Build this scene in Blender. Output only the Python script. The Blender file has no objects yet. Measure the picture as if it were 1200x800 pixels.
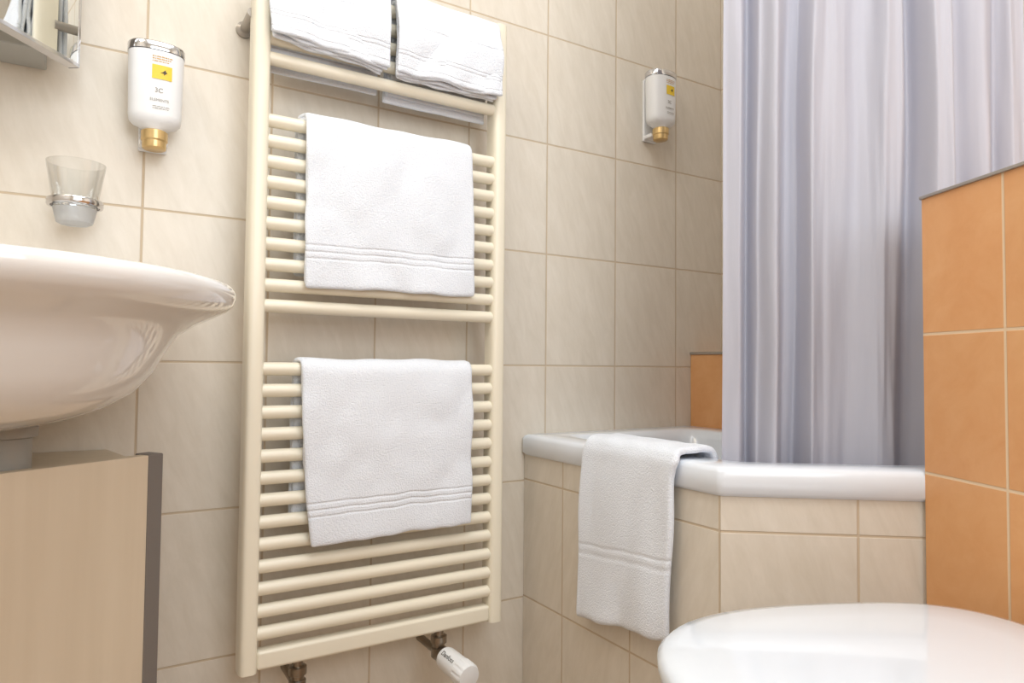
import bpy, bmesh, math
from mathutils import Vector, Matrix, noise
S=bpy.context.scene
COL=S.collection
def lin(c):
    return tuple(((v/255)/12.92 if v/255<=.04045 else ((v/255+.055)/1.055)**2.4) for v in c)+(1,)
# ---------- materials
def pm(name,rgb,rough=.4,metal=0,bump=0,bscale=200,spec=.5,coat=0,trans=0,sheen=0,var=0,vscale=8,sss=0):
    m=bpy.data.materials.new(name); m.use_nodes=True
    nt=m.node_tree; b=nt.nodes['Principled BSDF']
    b.inputs['Base Color'].default_value=lin(rgb); b.inputs['Roughness'].default_value=rough
    b.inputs['Metallic'].default_value=metal; b.inputs['Specular IOR Level'].default_value=spec
    b.inputs['Coat Weight'].default_value=coat; b.inputs['Transmission Weight'].default_value=trans
    b.inputs['Sheen Weight'].default_value=sheen
    tc=nt.nodes.new('ShaderNodeTexCoord')
    n=nt.nodes.new('ShaderNodeTexNoise'); n.inputs['Scale'].default_value=vscale; n.inputs['Detail'].default_value=3
    nt.links.new(tc.outputs['Object'],n.inputs['Vector'])
    mx=nt.nodes.new('ShaderNodeMix'); mx.data_type='RGBA'
    mx.inputs[6].default_value=lin(rgb); mx.inputs[7].default_value=tuple(v*(1-var) for v in lin(rgb)[:3])+(1,)
    nt.links.new(n.outputs[0],mx.inputs[0]); nt.links.new(mx.outputs[2],b.inputs['Base Color'])
    if bump:
        n2=nt.nodes.new('ShaderNodeTexNoise'); n2.inputs['Scale'].default_value=bscale; n2.inputs['Detail'].default_value=2
        nt.links.new(tc.outputs['Object'],n2.inputs['Vector'])
        bp=nt.nodes.new('ShaderNodeBump'); bp.inputs['Strength'].default_value=bump; bp.inputs['Distance'].default_value=.002
        nt.links.new(n2.outputs[0],bp.inputs['Height']); nt.links.new(bp.outputs[0],b.inputs['Normal'])
    return m
def tile(name,d,uoff,w,h,voff,c1,c2,grout,rough=.3,gw=.0016,vein=1.0,emboss=.10):
    """d: horizontal 2D direction of u in world/object xy; horizontal planes use d=None (u=x v=y)"""
    m=bpy.data.materials.new(name); m.use_nodes=True
    nt=m.node_tree; N=nt.nodes; L=nt.links; b=N['Principled BSDF']
    def math_(op,a,b_=None,c=None):
        n=N.new('ShaderNodeMath'); n.operation=op
        for i,v in enumerate((a,b_,c)):
            if v is None: continue
            if isinstance(v,(int,float)): n.inputs[i].default_value=v
            else: L.new(v,n.inputs[i])
        return n.outputs[0]
    tc=N.new('ShaderNodeTexCoord'); sx=N.new('ShaderNodeSeparateXYZ'); L.new(tc.outputs['Object'],sx.inputs[0])
    X,Y,Z=sx.outputs
    if d is None: U=math_('ADD',X,uoff); V=math_('ADD',Y,voff)
    else:
        U=math_('ADD',math_('ADD',math_('MULTIPLY',X,d[0]),math_('MULTIPLY',Y,d[1])),uoff); V=math_('ADD',Z,voff)
    du=math_('PINGPONG',U,w/2); dv=math_('PINGPONG',V,h/2)
    dist=math_('MINIMUM',du,dv)
    mr=N.new('ShaderNodeMapRange'); mr.interpolation_type='SMOOTHSTEP'
    mr.inputs[1].default_value=gw*.7; mr.inputs[2].default_value=gw*1.5
    L.new(dist,mr.inputs[0])
    mask=mr.outputs[0]
    iu=math_('FLOOR',math_('DIVIDE',U,w)); iv=math_('FLOOR',math_('DIVIDE',V,h))
    cb=N.new('ShaderNodeCombineXYZ'); L.new(iu,cb.inputs[0]); L.new(iv,cb.inputs[1])
    wn=N.new('ShaderNodeTexWhiteNoise'); L.new(cb.outputs[0],wn.inputs[0])
    cv=N.new('ShaderNodeCombineXYZ')
    L.new(math_('ADD',math_('MULTIPLY',U,48 if vein>.5 else 16),math_('MULTIPLY',V,14 if vein>.5 else 3)),cv.inputs[0])
    L.new(math_('MULTIPLY',V,13 if vein>.5 else 16),cv.inputs[1]); L.new(math_('MULTIPLY',wn.outputs[0],37),cv.inputs[2])
    nz=N.new('ShaderNodeTexNoise'); nz.inputs['Scale'].default_value=1; nz.inputs['Detail'].default_value=7; nz.inputs['Roughness'].default_value=.65; nz.inputs['Distortion'].default_value=.4
    L.new(cv.outputs[0],nz.inputs['Vector'])
    rp=N.new('ShaderNodeValToRGB'); rp.color_ramp.elements[0].position=.28; rp.color_ramp.elements[1].position=.72
    rp.color_ramp.elements[0].color=lin(c2); rp.color_ramp.elements[1].color=lin(c1)
    L.new(nz.outputs[0],rp.inputs[0])
    hv=N.new('ShaderNodeHueSaturation'); L.new(rp.outputs[0],hv.inputs['Color'])
    L.new(math_('ADD',math_('MULTIPLY',wn.outputs[0],.05),.97),hv.inputs['Value'])
    mx=N.new('ShaderNodeMix'); mx.data_type='RGBA'; L.new(mask,mx.inputs[0])
    mx.inputs[6].default_value=lin(grout); L.new(hv.outputs[0],mx.inputs[7])
    L.new(mx.outputs[2],b.inputs['Base Color'])
    rr=N.new('ShaderNodeMapRange'); L.new(mask,rr.inputs[0]); rr.inputs[3].default_value=.85; rr.inputs[4].default_value=rough
    L.new(rr.outputs[0],b.inputs['Roughness'])
    hgt=math_('ADD',math_('MULTIPLY',mask,1.0),math_('MULTIPLY',nz.outputs[0],emboss))
    bp=N.new('ShaderNodeBump'); bp.inputs['Strength'].default_value=.5; bp.inputs['Distance'].default_value=.0015
    L.new(hgt,bp.inputs['Height']); L.new(bp.outputs[0],b.inputs['Normal'])
    return m
BE1=(233,224,211); BE2=(221,211,196); GR=(206,187,162)
OR1=(233,177,123); OR2=(223,160,104); ORG=(232,204,170)
def towel_mat(name,stripes,depth=-.8):
    m=bpy.data.materials.new(name); m.use_nodes=True
    nt=m.node_tree; N=nt.nodes; L=nt.links; b=N['Principled BSDF']
    b.inputs['Roughness'].default_value=.95
    b.inputs['Sheen Weight'].default_value=.3; b.inputs['Specular IOR Level'].default_value=.1
    uv=N.new('ShaderNodeUVMap'); sx=N.new('ShaderNodeSeparateXYZ'); L.new(uv.outputs[0],sx.inputs[0])
    tc=N.new('ShaderNodeTexCoord')
    nz=N.new('ShaderNodeTexNoise'); nz.inputs['Scale'].default_value=420; nz.inputs['Detail'].default_value=2
    L.new(tc.outputs['Object'],nz.inputs['Vector'])
    prev=None
    for s0,wd in stripes:
        a=N.new('ShaderNodeMath'); a.operation='SUBTRACT'; L.new(sx.outputs[1],a.inputs[0]); a.inputs[1].default_value=s0
        c=N.new('ShaderNodeMath'); c.operation='ABSOLUTE'; L.new(a.outputs[0],c.inputs[0])
        r=N.new('ShaderNodeMapRange'); r.interpolation_type='SMOOTHSTEP'; L.new(c.outputs[0],r.inputs[0])
        r.inputs[1].default_value=0; r.inputs[2].default_value=wd; r.inputs[3].default_value=1; r.inputs[4].default_value=0
        if prev is None: prev=r.outputs[0]
        else:
            ad=N.new('ShaderNodeMath'); ad.operation='ADD'; L.new(prev,ad.inputs[0]); L.new(r.outputs[0],ad.inputs[1]); prev=ad.outputs[0]
    f=N.new('ShaderNodeMath'); f.operation='MULTIPLY_ADD'; L.new(nz.outputs[0],f.inputs[0]); f.inputs[1].default_value=1.0
    mn=N.new('ShaderNodeMath'); mn.operation='MULTIPLY'; L.new(prev,mn.inputs[0]); mn.inputs[1].default_value=depth
    L.new(mn.outputs[0],f.inputs[2])
    bp=N.new('ShaderNodeBump'); bp.inputs['Strength'].default_value=.8; bp.inputs['Distance'].default_value=.002
    L.new(f.outputs[0],bp.inputs['Height']); L.new(bp.outputs[0],b.inputs['Normal'])
    mx=N.new('ShaderNodeMix'); mx.data_type='RGBA'; mx.inputs[6].default_value=lin((226,231,243)); mx.inputs[7].default_value=lin((245,249,255))
    L.new(nz.outputs[0],mx.inputs[0]); L.new(mx.outputs[2],b.inputs['Base Color'])
    return m
M_rad=pm('radiator_enamel',(240,232,213),.35,coat=.2)
M_chrome=pm('chrome',(215,215,218),.12,1)
M_steel=pm('brushed_metal',(150,140,128),.3,1,bump=.05)
M_alu=pm('aluminium_edging',(175,168,160),.35,.6)
M_gold=pm('gold_plastic',(214,184,130),.28,.6)
M_white=pm('white_plastic',(240,241,243),.35)
M_cer=pm('glazed_ceramic',(241,239,237),.08,coat=.5)
M_lid=pm('toilet_gloss_plastic',(234,240,248),.1,coat=.4)
M_tub=pm('tub_acrylic',(234,239,247),.15,coat=.3)
M_grey=pm('dark_grey_edge',(122,115,110),.5)
M_lgrey=pm('grey_plastic',(166,164,158),.4)
M_yel=pm('yellow_label',(240,205,60),.4)
M_text=pm('label_text',(150,144,134),.5)
M_ink=pm('dark_ink',(70,62,50),.5)
M_oran=pm('orange_text',(205,160,90),.5)
M_mirror=pm('mirror_glass',(235,238,238),.02,1)
M_paint=pm('ceiling_paint',(240,240,238),.8,bump=.1,bscale=60)
def wood():
    m=pm('pale_maple',(222,200,172),.45,var=0)
    nt=m.node_tree; n=[x for x in nt.nodes if x.type=='TEX_NOISE'][0]; mx=[x for x in nt.nodes if x.type=='MIX'][0]
    mp=nt.nodes.new('ShaderNodeMapping'); mp.inputs['Scale'].default_value=(45,45,2.5)
    tc=[x for x in nt.nodes if x.type=='TEX_COORD'][0]
    nt.links.new(tc.outputs['Object'],mp.inputs[0]); nt.links.new(mp.outputs[0],n.inputs['Vector']); n.inputs['Scale'].default_value=1
    mx.inputs[6].default_value=lin((212,195,171)); mx.inputs[7].default_value=lin((226,211,189))
    return m
M_wood=wood()
def glassm():
    m=bpy.data.materials.new('clear_glass'); m.use_nodes=True; nt=m.node_tree; N=nt.nodes; L=nt.links
    N.remove(N['Principled BSDF'])
    t=N.new('ShaderNodeBsdfTransparent'); t.inputs[0].default_value=(.975,.98,.98,1)
    g=N.new('ShaderNodeBsdfGlossy'); g.inputs['Roughness'].default_value=.03
    f=N.new('ShaderNodeLayerWeight'); f.inputs[0].default_value=.22
    tc=N.new('ShaderNodeTexCoord'); nz=N.new('ShaderNodeTexNoise'); nz.inputs['Scale'].default_value=60; L.new(tc.outputs['Object'],nz.inputs['Vector'])
    bp=N.new('ShaderNodeBump'); bp.inputs['Strength'].default_value=.15; bp.inputs['Distance'].default_value=.001; L.new(nz.outputs[0],bp.inputs['Height']); L.new(bp.outputs[0],g.inputs['Normal'])
    s=N.new('ShaderNodeMixShader'); L.new(f.outputs['Facing'],s.inputs[0]); L.new(t.outputs[0],s.inputs[1]); L.new(g.outputs[0],s.inputs[2])
    L.new(s.outputs[0],N['Material Output'].inputs[0]); return m
M_glass=glassm()
M_frost=pm('frosted_glass',(240,240,240),.5,trans=.6)
def curtm():
    m=bpy.data.materials.new('curtain_fabric'); m.use_nodes=True
    nt=m.node_tree; N=nt.nodes; L=nt.links; b=N['Principled BSDF']
    b.inputs['Roughness'].default_value=.55
    uv=N.new('ShaderNodeUVMap'); mp=N.new('ShaderNodeMapping'); mp.inputs['Scale'].default_value=(34,6,1); L.new(uv.outputs[0],mp.inputs[0])
    nz=N.new('ShaderNodeTexNoise'); nz.inputs['Scale'].default_value=1; nz.inputs['Detail'].default_value=4; L.new(mp.outputs[0],nz.inputs['Vector'])
    mx=N.new('ShaderNodeMix'); mx.data_type='RGBA'; mx.inputs[6].default_value=lin((184,184,196)); mx.inputs[7].default_value=lin((192,192,203))
    L.new(nz.outputs[0],mx.inputs[0]); L.new(mx.outputs[2],b.inputs['Base Color'])
    bp=N.new('ShaderNodeBump'); bp.inputs['Strength'].default_value=.3; bp.inputs['Distance'].default_value=.003; L.new(nz.outputs[0],bp.inputs['Height']); L.new(bp.outputs[0],b.inputs['Normal'])
    tr=N.new('ShaderNodeBsdfTranslucent'); tr.inputs[0].default_value=lin((196,195,208))
    ms=N.new('ShaderNodeMixShader'); ms.inputs[0].default_value=.08
    L.new(b.outputs[0],ms.inputs[1]); L.new(tr.outputs[0],ms.inputs[2]); L.new(ms.outputs[0],N['Material Output'].inputs[0])
    return m
M_curt=curtm()
# ---------- helpers
def mesh(name,verts,faces,mats,smooth=False,uvs=None,mi=None):
    me=bpy.data.meshes.new(name); me.from_pydata([tuple(v) for v in verts],[],faces); me.update()
    if uvs:
        l=me.uv_layers.new(name='UVMap')
        for lp in me.loops: l.data[lp.index].uv=uvs[lp.vertex_index]
    for m in (mats if isinstance(mats,(list,tuple)) else [mats]): me.materials.append(m)
    if mi:
        for p,i in zip(me.polygons,mi): p.material_index=i
    bm=bmesh.new(); bm.from_mesh(me); bmesh.ops.recalc_face_normals(bm,faces=bm.faces); bm.to_mesh(me); bm.free()
    if smooth:
        for p in me.polygons: p.use_smooth=True
    o=bpy.data.objects.new(name,me); COL.objects.link(o); return o
def smooth_angle(o,ang=40):
    me=o.data
    for p in me.polygons: p.use_smooth=True
    bm=bmesh.new(); bm.from_mesh(me)
    for e in bm.edges:
        if len(e.link_faces)==2 and e.calc_face_angle(0)>math.radians(ang): e.smooth=False
    bm.to_mesh(me); bm.free()
def bevel(o,w,seg=3):
    b=o.modifiers.new('bevel','BEVEL'); b.width=w; b.segments=seg; b.limit_method='ANGLE'; b.angle_limit=math.radians(30)
    for p in o.data.polygons: p.use_smooth=True
    wn=o.modifiers.new('wn','WEIGHTED_NORMAL'); wn.keep_sharp=True
def prism(name,poly,z0,z1,mats,bev=0,side_mi=None,top_mi=0):
    n=len(poly)
    v=[(p[0],p[1],z0) for p in poly]+[(p[0],p[1],z1) for p in poly]
    f=[tuple(range(n))[::-1],tuple(range(n,2*n))]+[(i,(i+1)%n,n+(i+1)%n,n+i) for i in range(n)]
    mi=[top_mi,top_mi]+(side_mi or [0]*n)
    o=mesh(name,v,f,mats,mi=mi)
    if bev: bevel(o,bev)
    return o
def box(name,x0,x1,y0,y1,z0,z1,mat,bev=0):
    return prism(name,[(x0,y0),(x1,y0),(x1,y1),(x0,y1)],z0,z1,mat,bev)
def loft(name,rings,mat,smooth=True,ang=50,cap=True):
    n=len(rings[0]); v=[p for r in rings for p in r]; f=[]
    for k in range(len(rings)-1):
        for i in range(n):
            f.append((k*n+i,k*n+(i+1)%n,(k+1)*n+(i+1)%n,(k+1)*n+i))
    if cap: f.append(tuple(range(n))[::-1]); f.append(tuple(range((len(rings)-1)*n,len(rings)*n)))
    o=mesh(name,v,f,mat)
    if smooth: smooth_angle(o,ang)
    return o
def lathe(name,prof,mat,origin=(0,0,0),axis=(0,0,1),n=32,cap=True,ang=35,ribs=None):
    q=Vector((0,0,1)).rotation_difference(Vector(axis)); o=Vector(origin)
    rings=[]
    for k,(r,t) in enumerate(prof):
        rg=[]
        for i in range(n):
            rr=r
            if ribs and k in ribs and (i%6) in (4,5): rr=r*.93
            rg.append(o+q@Vector((rr*math.cos(2*math.pi*i/n),rr*math.sin(2*math.pi*i/n),t)))
        rings.append(rg)
    return loft(name,rings,mat,ang=ang,cap=cap)
def tube(name,pts,r,mat,res=12):
    cu=bpy.data.curves.new(name,'CURVE'); cu.dimensions='3D'; cu.bevel_depth=r; cu.bevel_resolution=4; cu.use_fill_caps=True
    sp=cu.splines.new('POLY'); sp.points.add(len(pts)-1)
    for p,q in zip(sp.points,pts): p.co=(*q,1)
    o=bpy.data.objects.new(name,cu); me=bpy.data.meshes.new_from_object(o); bpy.data.objects.remove(o)
    me.materials.clear(); me.materials.append(mat)
    o=bpy.data.objects.new(name,me); COL.objects.link(o)
    for p in me.polygons: p.use_smooth=True
    return o
def thing(name,base,label,cat,group=None):
    e=bpy.data.objects.new(name,None); e.empty_display_size=.05; e.location=base; COL.objects.link(e)
    e['label']=label; e['category']=cat
    if group: e['group']=group
    return e
def adopt(par,kids,local=False):
    for k in kids:
        k.parent=par
        if not local: k.matrix_parent_inverse=Matrix.Translation(-Vector(par.location))
def tag(o,label,cat,group=None):
    o['label']=label; o['category']=cat
    if group: o['group']=group
def struct(o): o['kind']='structure'; return o
def txt(name,s,size,x,z,mat,yfun,align='CENTER',rot=0):
    cu=bpy.data.curves.new(name,'FONT'); cu.body=s; cu.size=size; cu.align_x=align; cu.extrude=.0001
    o=bpy.data.objects.new(name,cu); me=bpy.data.meshes.new_from_object(o); bpy.data.objects.remove(o)
    me.materials.clear(); me.materials.append(mat)
    for v in me.vertices:
        a,b_,c=v.co; px=x+a*math.cos(rot)-b_*math.sin(rot); pz=z+a*math.sin(rot)+b_*math.cos(rot)
        v.co=(px,yfun(px)-.0002-c,pz)
    o=bpy.data.objects.new(name,me); COL.objects.link(o); return o

# ---------- key plan points
P0=Vector((.737,-.551)); FD=Vector((.792,-.61)); P1=P0+FD*.290
PD=Vector((.416,.909)); T=Vector((-.909,.416))
XR=1.367
# ---------- room shell
m_back=tile('tile_back',(1,0),0,.2,.25,0,BE1,BE2,GR)
m_sidew=tile('tile_side',(0,1),.0,.2,.25,0,BE1,BE2,GR)
m_floor=tile('tile_floor',None,0,.3,.3,0,(190,165,140),(178,150,124),(150,130,110))
XL=-.78; YR=-2.25; ZC=2.45
struct(box('wall_back',XL-.1,XR+.1,0,.1,0,ZC,m_back))
struct(box('wall_right',XR,XR+.1,YR,0,0,ZC,m_sidew))
struct(box('wall_left',XL-.1,XL,YR,0,0,ZC,m_sidew))
struct(box('wall_rear',XL-.1,XR+.1,YR-.1,YR,0,ZC,m_back))
struct(box('floor',XL-.1,XR+.1,YR-.1,.1,-.1,0,m_floor))
struct(box('ceiling',XL-.1,XR+.1,YR-.1,.1,ZC,ZC+.1,M_paint))
# partition
mo_face=tile('orange_face',(PD.x,PD.y),-(P1.x*PD.x+P1.y*PD.y)+.142,.2,.2,0,OR1,OR2,ORG,rough=.4,vein=0,emboss=.08,gw=.0018)
ND=Vector((.909,-.416))
mo_end=tile('orange_end',(ND.x,ND.y),-(P1.x*ND.x+P1.y*ND.y),.2,.2,0,OR1,OR2,ORG,rough=.4,vein=0,emboss=.08)
mo_top=tile('orange_top',None,0,.2,.2,0,OR1,OR2,ORG,rough=.4,vein=0)
mo_led=tile('orange_ledge',(0,1),0,.2,.2,.01,OR1,OR2,ORG,rough=.4,vein=0)
tE=(XR-P1.x)/ND.x
E=P1+ND*tE; G=P1-PD*1.25
pw=prism('wall_partition',[tuple(P1),tuple(G),(XR,G.y),tuple(E)],0,.999,[mo_face,mo_end,mo_top],side_mi=[0,1,2,1],top_mi=2)
struct(pw)
def strip(name,a,b,z0,z1,off,mat):
    a=Vector(a);b=Vector(b); d=(b-a).normalized(); n=Vector((d.y,-d.x))*off
    return prism(name,[tuple(a+n*1),tuple(b+n*1),tuple(b-n*2.5),tuple(a-n*2.5)],z0,z1,mat,.0008)
struct(strip('trim_1',P1+PD*.0015,G,.9975,1.002,-.0015,M_alu))
struct(strip('trim_2',P1,E,.9975,1.002,.0015,M_alu))
# ledge
lg=thing('tiled_ledge',(1.31,-.4,.0),'low orange-tiled ledge with metal edging along the tub','ledge')
lb=box('ledge_body',1.252,XR-.001,-.85,-.001,.0,.785,mo_led); ls=box('edging_strip',1.249,1.262,-.85,-.001,.782,.789,M_alu,.001)
adopt(lg,[lb,ls])

# ---------- radiator
rx0,rx1=.1475,.633
rad=thing('towel_radiator',((rx0+rx1)/2,-.085,.24),'tall cream enamel ladder towel radiator fixed to the tiled wall','radiator')
kids=[]
def dsec(x0,z0,z1):
    w=.029; pts=[]
    for i in range(17):
        a=math.pi*i/16; pts.append((x0+w/2-w/2*math.copysign(abs(math.cos(a))**.6,math.cos(a)),-.084-.020*math.sin(a)**.6 if 0<i<16 else -.084))
    pts.append((x0+w,-.070)); pts.append((x0,-.070))
    r0=[(x,y,z0) for x,y in pts]; r1=[(x,y,z1) for x,y in pts]
    return loft('upright',[r0,r1],M_rad,ang=50)
for xa in (rx0,rx1-.029):
    kids.append(dsec(xa,.252,1.432))
kids.append(box('bottom_rail',rx0+.027,rx1-.027,-.100,-.074,.254,.285,M_rad,.006))
bars=[1.259+.035*k for k in range(5)]+[1.154-.0344*k for k in range(10)]+[.740-.0358*k for k in range(13)]
proto=lathe('crossbar',[(.0112,0),(.0112,rx1-rx0-.05)],M_rad,(0,0,0),(1,0,0),20)
for i,z in enumerate(bars):
    o=proto if i==0 else proto.copy()
    if i: COL.objects.link(o)
    o.location=(rx0+.025,-.088,z); kids.append(o)
for xa,z in ((rx0+.002,1.335),(rx1+.0,1.40)):
    kids.append(lathe('wall_bracket',[(.014,0),(.014,.006),(.008,.010),(.008,.075)],M_alu,(xa,0,z),(0,-1,0),20))
def valve(x,head):
    ks=[]
    ks.append(lathe('connector',[(.009,0),(.009,-.012),(.015,-.014),(.015,-.026),(.011,-.028),(.011,-.034),(.014,-.036),(.014,-.052),(.010,-.056)],M_steel,(x,-.087,.258),(0,0,1),16))
    ks.append(tube('supply_pipe',[(x,-.087,.214),(x,-.05,.212),(x,0,.212)],.0075,M_steel))
    if head:
        ks.append(lathe('valve_body',[(.010,0),(.010,.008),(.015,.010),(.015,.022),(.011,.024)],M_steel,(x,-.087,.214),(0.1,-1,-.1),16))
        ks.append(lathe('thermostat_head',[(.013,0.02),(.019,.024),(.0205,.03),(.0215,.075),(.0215,.077),(.0228,.078),(.0228,.098),(.020,.104),(.004,.106)],M_white,(x,-.087,.214),(0.1,-1,-.1),72,ribs=(5,6)))
    return ks
kids+=valve(.243,False)+valve(.503,True)
adopt(rad,kids)
tx=txt('thermostat_lettering','Danfoss',.012,0,0,M_ink,lambda x:0)
ax=Vector((.1,-1,-.1)).normalized(); up=(Vector((0,0,1))-ax*ax.z).normalized(); sd=up.cross(ax)
if sd.x>0: sd=-sd
for v in tx.data.vertices:
    a,y,h=v.co; ang=(h-.004)/.0215+math.radians(52)
    v.co=Vector((.503,-.087,.214))+ax*(.052+a)+(up*math.sin(ang)+sd*math.cos(ang))*(.0214-y)
adopt(rad,[tx])

# ---------- sheets
def sheet(name,fn,nu,nv,th,mat,ulen,vlen,sub=1,extra=None):
    V=[];F=[];UV=[]
    layers=[fn]+(extra or [])
    for L_ in layers:
        b0=len(V)
        for j in range(nv+1):
            for i in range(nu+1):
                u=i/nu; v=j/nv
                V.append(L_(u,v)); UV.append((u*ulen,v*vlen))
        for j in range(nv):
            for i in range(nu):
                a=b0+j*(nu+1)+i; F.append((a,a+1,a+nu+2,a+nu+1))
    o=mesh(name,V,F,mat,True,UV)
    s=o.modifiers.new('solid','SOLIDIFY'); s.thickness=th; s.offset=0
    if sub:
        ss=o.modifiers.new('sub','SUBSURF'); ss.levels=sub; ss.render_levels=sub
    return o
def hang(name,x0,x1,zbar,front,back,mat,seed,r=.018,ybar=-.088,dl=(0,0),dr=(0,0),bot=(0,0),backshift=0,th=.009,layers=2,amp=.003,gap=.007,edge=.0035,lay=.004):
    arc=math.pi*r; Lt=front+arc+back
    def mk(r,front,back,so):
        arc=math.pi*r; Lt=front+arc+back
        def f(u,v):
            s=v*Lt
            if s<front:
                y=ybar-r; z=zbar-(front-s)
            elif s<front+arc:
                a=(s-front)/r; y=ybar-r*math.cos(a); z=zbar+r*math.sin(a)
            else:
                y=ybar+r; z=zbar-(s-front-arc)
            k=max(0,1-s/front)
            xl=x0+dl[0]*k+dl[1]*k*k*k+so*.0003; xr=x1+dr[0]*k+dr[1]*k*k*k-so*.0004
            if s>front+arc*.5: xl+=backshift; xr+=backshift
            x=xl+(xr-xl)*u
            zb=(bot[0]*(1-u)+bot[1]*u)*k
            n=noise.noise(Vector((x*9+seed,z*7,so)))
            n2=noise.noise(Vector((x*30+seed,z*25,so+3)))
            ff=min(1,abs(zbar-z)/.05) 
            y-= (abs(n)*amp*3+n2*amp*.6)*ff*(1 if s<front else -.3)
            if abs(s-front-arc*.5)<arc*.6: z+=amp*1.2*noise.noise(Vector((x*14+seed,so,2)))
            z+=zb+ edge*noise.noise(Vector((x*22,seed,so)))*(k)
            x+=.0035*noise.noise(Vector((seed,z*16,u*2+so)))
            return (x,y,z)
        return f
    ex=[mk(r-gap*i,front-lay*i,back-.012*i,7.*i) for i in range(1,layers)]
    return sheet(name,mk(r,front,back,0.),30,64,th,mat,x1-x0,Lt,1,ex)
M_tw3=towel_mat('terry_three_stripe',[(.050,.0035),(.061,.0035),(.072,.0035)],-.7)
M_tw1=towel_mat('terry_edge',[(.010,.0025),(.030,.003),(.037,.002),(.085,.003)],-.6)
M_tw2=towel_mat('terry_one_stripe',[(.052,.0035),(.059,.0025)],-.6)
t=hang('towel',.234,.552,1.154,.276,.255,M_tw3,1.3,r=.021,backshift=-.008,dr=(.006,0),bot=(-.001,.002),edge=.005)
tag(t,'white terry towel with three-line border on the radiator upper bars','towel','towels on the radiator')
t=hang('towel',.233,.556,.734,.288,.255,M_tw3,5.1,r=.021,backshift=-.006,dl=(.010,.012),dr=(.000,0),bot=(-.002,.004),edge=.005)
tag(t,'white terry towel with three-line border on the radiator lower bars','towel','towels on the radiator')
t=hang('towel',.166,.375,1.399,.114,.15,M_tw1,9.7,r=.032,layers=4,th=.007,bot=(.006,-.010),dl=(.004,0),amp=.006,gap=.007,edge=.006,lay=-.0012)
tag(t,'small folded white terry towel with frayed hem on the radiator top','towel','towels on the radiator')
t=hang('towel',.387,.604,1.399,.122,.16,M_tw1,14.2,r=.032,layers=4,th=.007,bot=(-.004,-.002),dr=(.006,0),amp=.006,gap=.007,edge=.006,lay=-.0012)
tag(t,'small folded white terry towel on the radiator top beside another','towel','towels on the radiator')

# ---------- bathtub
poly=[Vector((.737,-.001)),P0,P1,Vector((1.249,(P1+ND*((1.249-P1.x)/ND.x)).y+.002)),Vector((1.249,-.001))]
def offp(poly,d):
    n=len(poly); out=[]
    for i in range(n):
        a,b,c=poly[i-1],poly[i],poly[(i+1)%n]
        d1=(b-a).normalized(); d2=(c-b).normalized()
        n1=Vector((-d1.y,d1.x)); n2=Vector((-d2.y,d2.x))
        k=(n1+n2); k=k/(1+n1.dot(n2)); out.append(b+k*d)
    return out
def ring(d,z,r,k=7):
    p=offp(poly,d); n=len(p); out=[]
    for i in range(n):
        a,b,c=p[i-1],p[i],p[(i+1)%n]
        rr=r if i!=2 or d>.01 else .001
        A=b+(a-b).normalized()*rr; C=b+(c-b).normalized()*rr
        for j in range(k):
            t=j/(k-1); q=A*(1-t)**2+b*2*t*(1-t)+C*t*t
            out.append((q.x,q.y,z))
    return out
tub=thing('bathtub',(1.0,-.4,0),'white corner bathtub with angled front set in beige tiled surround','bathtub')
rings=[ring(.006,.557,.006),ring(0,.563,.008),ring(0,.592,.008),ring(.003,.598,.008),ring(.008,.601,.01),ring(.062,.601,.04),ring(.072,.597,.05),ring(.078,.58,.06),ring(.10,.42,.09),ring(.13,.24,.1),ring(.17,.20,.1)]
shell=loft('tub_shell',rings,M_tub,ang=60,cap=False)
me=shell.data; bm=bmesh.new(); bm.from_mesh(me); bm.verts.ensure_lookup_table(); n=len(rings[0])
bm.faces.new([bm.verts[(len(rings)-1)*n+i] for i in range(n)]); bmesh.ops.recalc_face_normals(bm,faces=bm.faces); bm.to_mesh(me); bm.free(); smooth_angle(shell,60)
ma=tile('tile_tub_side',(0,1),.144,.2,.25,-.004,BE1,BE2,GR); mb=tile('tile_tub_front',(FD.x,FD.y),-(P0.x*FD.x+P0.y*FD.y),.2,.25,-.004,BE1,BE2,GR)
ip=offp(poly,.008); ip2=offp(poly,.03); NI=Vector((.61,.792))
ip[0]=Vector((ip[0].x,-.001)); ip2[0]=Vector((ip2[0].x,-.001)); ip[2]=P1+NI*.008+FD*.014; ip2[2]=P1+NI*.03+FD*.014
apron=prism('tiled_apron',[tuple(ip[0]),tuple(ip[1]),tuple(ip[2]),tuple(ip2[2]),tuple(ip2[1]),tuple(ip2[0])],0,.560,[ma,mb],side_mi=[0,1,1,1,1,1])
adopt(tub,[shell,apron])
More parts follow.
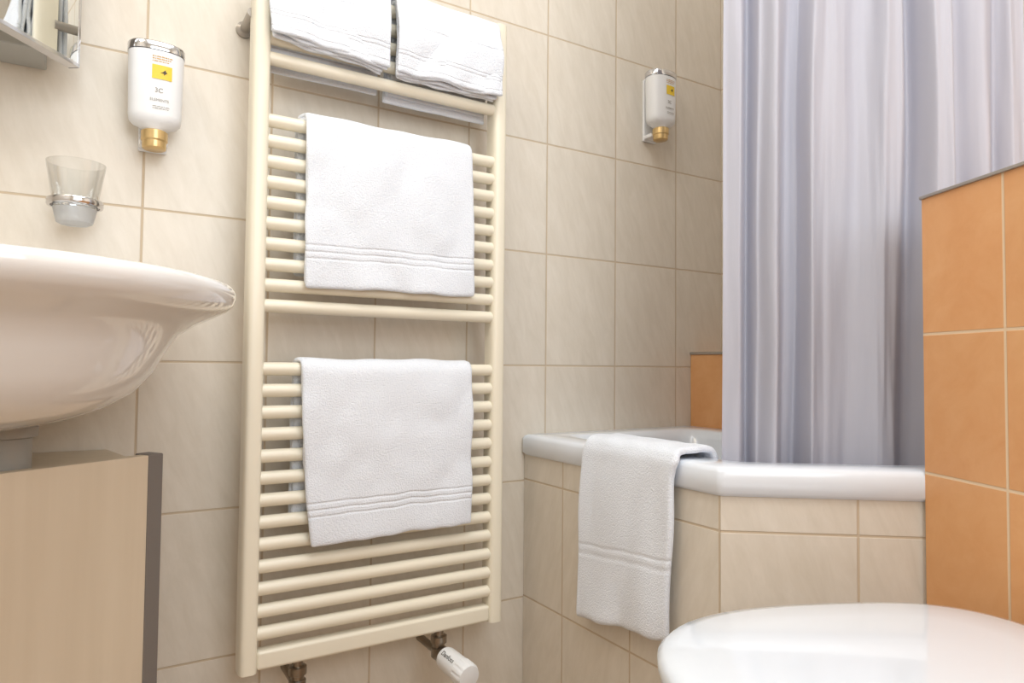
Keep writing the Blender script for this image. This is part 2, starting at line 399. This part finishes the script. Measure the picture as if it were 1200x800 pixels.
def tubt(u,v):
    pts=[(.722,.300),(.723,.40),(.724,.50),(.725,.575),(.728,.603),(.745,.614),(.775,.614),(.800,.613),(.816,.604),(.826,.575),(.832,.545)]
    k=v*(len(pts)-1); i=min(int(k),len(pts)-2); t=k-i
    def cr(a,b,c,d,t): return .5*((2*b)+(-a+c)*t+(2*a-5*b+4*c-d)*t*t+(-a+3*b-3*c+d)*t**3)
    g=lambda q:pts[max(0,min(len(pts)-1,q))]
    x=cr(g(i-1)[0],g(i)[0],g(i+1)[0],g(i+2)[0],t); z=cr(g(i-1)[1],g(i)[1],g(i+1)[1],g(i+2)[1],t)
    low=max(0,1-v/.4)
    ya=-.240+.012*low; yb=-.452-.022*min(1,v/.35)-.010*low
    y=ya+(yb-ya)*u
    z+=low*(-.016*(1-u)+.018*u)
    fold=math.sin(u*7+2*low+.6)*.008*low+noise.noise(Vector((u*4,v*6,2)))*.007*(low+.15)
    x-=abs(fold)*1.0
    y+=.005*noise.noise(Vector((v*9,u*2,5)))
    if v>.4: z+=.003*noise.noise(Vector((u*6,v*9,1)))+.002
    z+=.006*low*noise.noise(Vector((u*5,3,1)))
    return (x,y,z)
t=sheet('towel',tubt,30,50,.012,M_tw2,.24,.45)
tag(t,'white terry towel draped over the bathtub rim','towel')

# ---------- shower curtain
cs=Vector((.826,-.489)); cd=Vector((math.cos(math.radians(-36)),math.sin(math.radians(-36)))); cn=Vector((-cd.y,cd.x)); CL=.483
keys=[0,.05,.10,.135,.18,.225,.26,.30,.36,.43,.50,.56,.61,.66,.72,.78,.84,.90,.95,1.0]
amps=[-.006,-.010,.024,.000,-.026,.018,.026,-.022,-.004,.016,-.016,-.012,.024,-.018,-.016,.014,-.012,.014,-.010,.006]
def koff(u):
    u=max(0,min(1,u))
    for i in range(len(keys)-1):
        if u<=keys[i+1]:
            t=(u-keys[i])/(keys[i+1]-keys[i]); t=t*t*(3-2*t)
            return amps[i]*(1-t)+amps[i+1]*t
    return amps[-1]
def cur(u,v):
    z=.42+v*1.60
    lean=(.026*math.sin((v*1.6)*2.0+u*5)+.008*math.sin(v*9+u*11))*math.sin(math.pi*min(1,u*1.2))
    uu=u+lean
    off=koff(uu)*(.95+.3*math.sin(v*3.4+u*9))
    off+=.005*noise.noise(Vector((u*18,v*3,0)))+.002*noise.noise(Vector((u*45,v*9,4)))+.006*noise.noise(Vector((u*6,v*2.5,9)))
    ds=.005*math.sin(uu*30+v)+.004*noise.noise(Vector((u*12,v*4,7)))
    s=u*CL+ds*min(1,u*8)-.010*(1-v)*(1-u)
    p=cs+cd*s+cn*(off+.006)
    return (p.x,p.y,z)
V=[];F=[];UV=[];nu,nv=420,100
for j in range(nv+1):
    for i in range(nu+1):
        V.append(cur(i/nu,j/nv)); UV.append((i/nu*1.2,j/nv*1.6))
for j in range(nv):
    for i in range(nu):
        a=j*(nu+1)+i; F.append((a,a+1,a+nu+2,a+nu+1))
sc=thing('shower_curtain',(cs.x,cs.y,.42),'pale lavender-grey fabric shower curtain hanging inside the tub','shower curtain')
cm=mesh('curtain_fabric',V,F,M_curt,True,UV)
adopt(sc,[cm])
rod=thing('curtain_rod',(cs.x,cs.y,2.03),'white curtain rod above the bathtub','curtain rod')
a=cs-cd*.06; b=cs+cd*.50
adopt(rod,[tube('rod',[(a.x,0,2.035),(a.x,a.y+.06,2.035),(a.x+.01,a.y+.02,2.035),(cs.x,cs.y,2.035),(b.x,b.y,2.035),(XR,b.y-.05,2.035)],.011,M_white)])

# ---------- toilet
TC=P1-PD*.29
ZL=.009
def tp(a,bb,z):
    p=TC+T*a-PD*bb; return (p.x,p.y,z)
def toring(a0,a1,hb,z,n=64,ex=2.5,exb=3.2):
    am=a0+(a1-a0)*.42; out=[]
    for i in range(n):
        th=2*math.pi*i/n; c,s=math.cos(th),math.sin(th)
        e=ex if c>0 else exb
        ca=abs(c)**(2/e)*(1 if c>=0 else -1); sa=abs(s)**(2/e)*(1 if s>=0 else -1)
        out.append(tp(am+ca*((a1-am) if c>0 else (am-a0)),sa*hb,z+ZL))
    return out
toi=thing('toilet',(TC.x+T.x*.25,TC.y+T.y*.25,0),'white wall-hung toilet with closed glossy lid against the orange partition','toilet')
lid=loft('toilet_lid',[toring(.027,.479,.180,.432),toring(.02,.486,.187,.434),toring(.02,.486,.187,.443),toring(.026,.480,.181,.449),toring(.04,.466,.165,.4525),toring(.10,.41,.12,.4555),toring(.18,.3,.05,.457)],M_lid,ang=70)
seat=loft('toilet_seat',[toring(.03,.477,.178,.410),toring(.024,.483,.184,.412),toring(.024,.483,.184,.428),toring(.03,.477,.178,.430)],M_lid,ang=70)
bowl=loft('toilet_bowl',[toring(.003,.30,.10,.08,ex=2.2),toring(.002,.34,.12,.10,ex=2.2),toring(.002,.40,.145,.20,ex=2.2),toring(.002,.445,.17,.32,ex=2.3),toring(.002,.468,.18,.38,ex=2.4),toring(.002,.471,.181,.40),toring(.006,.468,.177,.407)],M_cer,ang=60)
hg=[]
for s in (-.08,.08):
    c=tp(.014,s,.425+ZL); hg.append(lathe('hinge',[(.009,-.02),(.009,.02)],M_chrome,c,(PD.x,PD.y,0),16))
adopt(toi,[lid,seat,bowl]+hg)

# ---------- washbasin
def bring(s,z,n=96):
    out=[]
    for i in range(n):
        th=2*math.pi*i/n; c,sn=math.cos(th),math.sin(th)
        if sn<0: x=-.208+.31*s*c; y=-.24+.32*s*sn
        else:
            e=2.6; ca=abs(c)**(2/e)*(1 if c>=0 else -1); sa=abs(sn)**(2/e)
            x=-.208+.31*s*ca; y=-.24+.237*s*sa
            x=-.208+(x+.208)*(1-.06*sa)
        out.append((x,y,z-.009))
    return out
wb=thing('washbasin',(-.2,-.24,.675),'white glazed ceramic wall-hung washbasin with curved underside','washbasin')
pr=[(.12,.674),(.26,.678),(.40,.687),(.52,.700),(.62,.719),(.69,.745),(.735,.772),(.78,.793),(.84,.806),(.91,.817),(.965,.826),(.99,.833),(1.0,.841),(1.0,.848),(.992,.854),(.975,.857),(.90,.856),(.85,.848),(.80,.825),(.70,.775),(.5,.735),(.25,.715),(.06,.71)]
body=loft('basin_body',[bring(s,z) for s,z in pr],M_cer,ang=80)
pipe=lathe('drain_pipe',[(.03,0),(.03,.04),(.036,.042),(.036,.054),(.03,.062)],M_lgrey,(-.155,-.20,.612),(0,0,1),24)
adopt(wb,[body,pipe])

# ---------- vanity cabinet
cdv=Vector((.84,.5426)); nv_=Vector((.5426,-.84)); Q=Vector((.002,-.160))+cdv*.026+nv_*.006
van=thing('vanity_cabinet',(-.25,-.2,.0),'pale maple vanity cabinet with dark grey edge strip beneath the washbasin','cabinet')
QL=Q-cdv*.54
bodyp=[(QL.x,-.004),(-.04,-.004),tuple(Q-nv_*.019-cdv*.03),tuple(QL-nv_*.019)]
cb=prism('cabinet_body',bodyp,.0,.611,M_wood,.001)
a=QL; b=Q-cdv*.022
door=prism('cabinet_door',[tuple(a),tuple(b),tuple(b-nv_*.018),tuple(a-nv_*.018)],.02,.617,M_wood,.001)
b2=Q+cdv*.001
es=prism('edge_strip',[tuple(b+nv_*.001),tuple(b2+nv_*.001),tuple(b2-nv_*.03),tuple(b-nv_*.03)],.0,.618,M_grey,.002)
adopt(van,[cb,door,es])

# ---------- mirror cabinet
mc=thing('mirror_cabinet',(-.35,-.05,1.2),'mirror cabinet with chrome-edged mirrored door standing ajar','mirror cabinet')
mbod=box('cabinet_body',-.64,-.135,-.085,-.002,1.195,1.80,M_lgrey,.002)
C=Vector((-.094,-.080)); an=math.radians(51); md=Vector((math.cos(an),math.sin(an))); mn=Vector((md.y,-md.x))
CL0=C-md*.40
door=prism('cabinet_door',[tuple(CL0),tuple(C),tuple(C-mn*.012),tuple(CL0-mn*.012)],1.186,1.80,M_lgrey,.001)
glass=prism('mirror_glass',[tuple(CL0+mn*.003),tuple(C-md*.003+mn*.003),tuple(C-md*.003),tuple(CL0)],1.186,1.80,M_mirror)
fr1=prism('chrome_frame',[tuple(CL0+mn*.004),tuple(C+mn*.004),tuple(C-mn*.013),tuple(CL0-mn*.013)],1.180,1.186,M_chrome,.0008)
fr2=prism('chrome_frame',[tuple(C-md*.003+mn*.004),tuple(C+md*.001+mn*.004),tuple(C+md*.001-mn*.013),tuple(C-md*.003-mn*.013)],1.180,1.80,M_chrome,.0008)
adopt(mc,[mbod,door,glass,fr1,fr2])

# ---------- soap dispensers
KW,KZ=.94,.925
def disp(loc):
    e=thing('soap_dispenser',loc,'white wall-mounted soap dispenser bottle with gold cap and yellow label','soap dispenser','wall soap dispensers')
    def rg(w,d,z,n=48,ex=2.5):
        out=[]
        for i in range(n):
            th=2*math.pi*i/n; c,s=math.cos(th),math.sin(th)
            out.append((w*abs(c)**(2/ex)*(1 if c>=0 else -1),d*abs(s)**(2/ex)*(1 if s>=0 else -1),z))
        return out
    b=loft('bottle_body',[rg(.016,.016,.028,ex=2),rg(.018,.017,.034,ex=2),rg(.034,.022,.040,ex=2.2),rg(.039,.0255,.046),rg(.0405,.027,.056),rg(.0425,.028,.162)],M_white,ang=60)
    c=loft('metal_top_cap',[rg(.0433,.0288,.163),rg(.0435,.029,.164),rg(.0435,.029,.175),rg(.042,.0275,.1775)],M_chrome,ang=40)
    g=lathe('gold_cap',[(.0165,0),(.018,.001),(.0185,.004),(.0185,.012),(.0205,.0145),(.0205,.029),(.018,.031)],M_gold,(0,0,0),(0,0,1),32)
    br=[(-.022,.022,.036,.044,.006,.172),(-.020,.020,.0,.040,.168,.176),(-.022,.022,.012,.040,.010,.020)]
    V=[];F=[]
    for x0,x1,y0,y1,z0,z1 in br:
        k=len(V); V+=[(x0,y0,z0),(x1,y0,z0),(x1,y1,z0),(x0,y1,z0),(x0,y0,z1),(x1,y0,z1),(x1,y1,z1),(x0,y1,z1)]
        F+=[tuple(k+i for i in f) for f in ((3,2,1,0),(4,5,6,7),(0,1,5,4),(1,2,6,5),(2,3,7,6),(3,0,4,7))]
    bk=mesh('wall_bracket',V,F,M_white); bevel(bk,.002)
    def ys(x,w=.042,d=.0279):
        return -d*max(0,1-abs(x/w)**2.5)**(1/2.5)-.0003
    nx=12; x0,x1,z0,z1=-.008,.022,.113,.137
    V=[];F=[]
    for j in (0,1):
        for i in range(nx+1):
            x=x0+(x1-x0)*i/nx; V.append((x,ys(x)-.0002,z0+(z1-z0)*j))
    for i in range(nx): F.append((i,i+1,nx+2+i,nx+1+i))
    lab=mesh('yellow_label',V,F,M_yel)
    em=[(.004,.124),(.008,.1255),(.012,.130),(.0125,.127),(.015,.125),(.0125,.1235),(.010,.120),(.0095,.1235)]
    emb=mesh('label_emblem',[(x,ys(x)-.0008,z) for x,z in em],[tuple(range(len(em)))],M_ink)
    ks=[b,c,g,bk,lab,emb]
    def lines(name,specs,mat):
        V=[];F=[]
        for xa,xb,z,h in specs:
            x=xa; i=0
            while x<xb:
                wd=.0018+.0014*((i*7+int(z*1e4))%4)
                xe=min(x+wd,xb); k=len(V)
                V+= [(x,ys(x)-.0004,z),(xe,ys(xe)-.0004,z),(xe,ys(xe)-.0004,z+h),(x,ys(x)-.0004,z+h)]; F.append((k,k+1,k+2,k+3))
                x=xe+.0009; i+=1
        return mesh(name,V,F,mat)
    ks.append(lines('label_text',[(-.008,.022,.1505,.0016),(-.008,.020,.1465,.0016),(-.008,.017,.1425,.0014)],M_oran))
    ks.append(lines('label_text',[(-.006,.020,.0655,.0011),(-.006,.018,.062,.0011)],M_text))
    ks.append(txt('label_text','3C',.011,.003,.090,M_text,ys))
    ks.append(txt('label_text','ELEMENTS',.0062,.004,.075,M_text,ys))
    for k in ks:
        for v in k.data.vertices: v.co.x*=KW; v.co.z*=KZ
    adopt(e,ks,True)
    return e
d1=disp((.0115,-.0445,1.087))
d2=d1.copy(); COL.objects.link(d2); d2.location=(1.104,-.0445,1.302)
for k in list(d1.children):
    c=k.copy(); COL.objects.link(c); c.parent=d2

# ---------- tumbler
tcx,tcy=-.091,-.062
gh=thing('tumbler_holder',(tcx,0,.985),'chrome ring tumbler holder fixed to the tiled wall','tumbler holder')
tor=lathe('chrome_ring',[(.0315,.978),(.0355,.978),(.0365,.980),(.0365,.986),(.0355,.988),(.0315,.988),(.0315,.978)],M_chrome,(tcx,tcy,0),(0,0,1),64,cap=False)
arm=tube('arm',[(tcx,tcy+.034,.983),(tcx,0,.983)],.005,M_chrome)
pl=lathe('wall_plate',[(.018,0),(.018,.006),(.015,.008)],M_chrome,(tcx,0,.983),(0,-1,0),32)
adopt(gh,[tor,arm,pl])
tg=lathe('glass_cup',[(.004,.958),(.021,.958),(.0245,.962),(.029,.985),(.0385,1.043),(.0368,1.043),(.0272,.986),(.022,.972),(.004,.970)],M_glass,(tcx,tcy,0),(0,0,1),48,ang=60)
tgb=thing('tumbler',(tcx,tcy,.958),'clear glass tumbler with frosted base sitting in the chrome ring','glass')
fb=lathe('frosted_base',[(.018,.951),(.0235,.954),(.0285,.975),(.0275,.975),(.023,.9567),(.018,.9557)],M_frost,(tcx,tcy,0),(0,0,1),48)
adopt(tgb,[tg,fb])

# ---------- lights
def area(name,loc,rot,sx,sy,p,col):
    l=bpy.data.lights.new(name,'AREA'); l.shape='RECTANGLE'; l.size=sx; l.size_y=sy; l.energy=p; l.color=col
    o=bpy.data.objects.new(name,l); o.location=loc; o.rotation_euler=rot; COL.objects.link(o); return o
area('ceiling_fill',(.25,-1.15,ZC-.02),(0,0,0),1.1,1.1,19,(.92,.97,1))  # unseen soft fill added below the ceiling to light the room
area('rear_fill',(.35,YR+.02,1.5),(math.radians(90),0,0),1.2,1.1,17,(.82,.92,1))  # cool daylight fill added at the solid rear wall, no window there
area('warm_left_light',(-.62,-.7,2.2),(0,math.radians(-20),0),.35,.35,4.5,(1,.86,.68))  # unseen warm lamp added high on the left to warm that side
w=bpy.data.worlds.new('world'); S.world=w; w.use_nodes=True; w.node_tree.nodes['Background'].inputs[0].default_value=(.9,.93,1,1); w.node_tree.nodes['Background'].inputs[1].default_value=.5
S.view_settings.view_transform='Standard'
# ---------- camera
F_=Vector((math.cos(math.radians(58.4)),math.sin(math.radians(58.4)),0)); R_=Vector((F_.y,-F_.x,0)); U_=Vector((0,0,1))
pit=math.atan(29/800); f=F_*math.cos(pit)+U_*math.sin(pit); u=U_*math.cos(pit)-F_*math.sin(pit)
ph=.0095; r=R_*math.cos(ph)+u*math.sin(ph); u2=u*math.cos(ph)-R_*math.sin(ph)
cam=bpy.data.cameras.new('camera'); co=bpy.data.objects.new('camera',cam); COL.objects.link(co)
cam.lens=24; cam.sensor_width=36; cam.clip_start=.02
Mx=Matrix((( r.x,u2.x,-f.x,-.064),(r.y,u2.y,-f.y,-1.26),(r.z,u2.z,-f.z,.748),(0,0,0,1)))
co.matrix_world=Mx; S.camera=co
